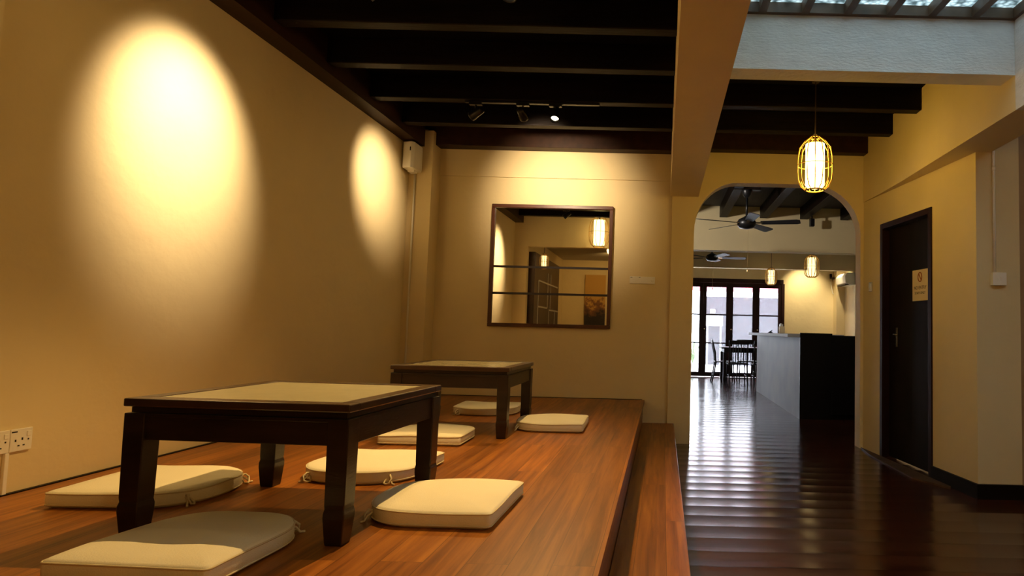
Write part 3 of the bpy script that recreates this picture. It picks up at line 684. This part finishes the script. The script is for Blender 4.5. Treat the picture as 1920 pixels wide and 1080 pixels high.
c1 = make_chair('dark spindle back chair at the left end of the dining table, seen from the side'); c1.location = (1.34, 13.97, FZ)
for (x, y, rz, lab) in ((1.55, 13.28, PI / 2, 'dark spindle back chair on the near side of the dining table, left one'), (2.06, 13.28, PI / 2, 'dark spindle back chair on the near side of the dining table, beside the bar counter'), (1.90, 14.42, -PI / 2, 'dark spindle back chair between the dining table and the glazed doors')):
    c = copy_tree(c1); c.location = (x, y, FZ); c.rotation_euler.z = rz; c['label'] = lab
# air conditioner far right
t = thing('air_conditioner', 'white air conditioner high on the side wall of the bar room', 'air conditioner', (4.195, 14.75, 2.38))
MB().prism([(.12, .14), (-.06, .14), (-.12, .06), (-.10, -.10), (.02, -.14), (.12, -.14)], -.38, .38, 'y').build('casing', M_acw, t, bev=.01)
MB().box(-.10, .0, -.34, .34, -.135, -.115).build('louvre', M_hole, t)
t = thing('pipe_duct', 'brown pipe bend and pale hose in the far corner beside the air conditioner', 'pipes', (3.95, 15.35, 2.45))
MB().tube([(.10, .12, .0), (.10, .11, -.12), (.14, .11, -.34), (.24, .02, -.42)], .009, 6).build('drain_hose', M_acw, t, True)
MB().tube([(.10, .12, .12), (.10, .10, .02), (.105, .0, .01), (.11, -.10, .01)], .03, 8).build('pipe_bend', M_plate, t, True)

# ================================================================ rear room (seen in the mirror)
t = thing('bookcase', 'tall dark bookcase with white shelf edges seen in the mirror', 'bookcase', (-2.28, .0, FZ))
MB().box(-.22, .10, -.55, 1.93, 0, 2.36).build('carcass', M_case, t, bev=.004)
for (y0, y1, z) in ((-.35, 1.60, 1.90), (.75, 1.60, 1.45), (-.45, .55, 1.42), (-.35, 1.60, 1.00)):
    MB().box(.1005, .112, y0, y1, z - .013, z + .013).build('shelf_edge', M_shelf, t)
for (y, z0, z1) in ((1.60, .60, 1.90), (.72, 1.455, 2.10), (.42, 1.455, 2.10), (.55, .72, 1.40), (-.1, .72, 1.40)):
    MB().box(.1005, .110, y - .013, y + .013, z0, z1).build('divider_edge', M_shelf, t)
def art():
    m = bpy.data.materials.new('autumn_abstract_canvas'); m.use_nodes = True; nt = m.node_tree; b = nt.nodes['Principled BSDF']; L = nt.links.new; N = nt.nodes.new
    tc = N('ShaderNodeTexCoord'); n = N('ShaderNodeTexNoise'); n.inputs['Scale'].default_value = 7; n.inputs['Detail'].default_value = 10; n.inputs['Roughness'].default_value = .7; L(tc.outputs['Object'], n.inputs['Vector'])
    sp_ = N('ShaderNodeSeparateXYZ'); L(tc.outputs['Generated'], sp_.inputs[0]); ad_ = N('ShaderNodeMath'); ad_.operation = 'MULTIPLY_ADD'; L(n.outputs['Fac'], ad_.inputs[0]); ad_.inputs[1].default_value = .9
    L(sp_.outputs['Z'], ad_.inputs[2]); rp = N('ShaderNodeValToRGB'); e = rp.color_ramp.elements; e[0].position = .75; e[0].color = (.03, .022, .02, 1); e[1].position = 1.25; e[1].color = (.6, .34, .08, 1)
    k = e.new(.95); k.color = (.28, .12, .04, 1); L(ad_.outputs[0], rp.inputs[0]); L(rp.outputs[0], b.inputs['Base Color']); b.inputs['Roughness'].default_value = .7; return m
t = thing('canvas_painting', 'tall narrow autumn coloured abstract canvas seen in the mirror', 'painting', (-1.68, -2.975, 1.72))
MB().box(-.25, .25, .0, .04, -.70, .70).build('canvas', art(), t)
spot('rear_wall_fill', (-1.2, -1.2, 2.70), (-1.3, -3, 1.6), 30, 140, .9, .1)  # added fill without a fixture, brightens the rear wall for the mirror
point('right_wall_fill', (1.3, -.9, 2.3), 26, .1)  # added warm fill behind the camera for the right wall and door side
point('rear_fill', (-1.0, .6, 2.6), 4, .1)  # added ambient fill for the rear room, no bulb modelled

spot('bar_room_fill', (-.5, 6.9, 2.6), (1.8, 9.9, 2.62), 115, 125, .9, .08, (1, .90, .80))  # unseen fill added to brighten the deep beam and bar room ceiling
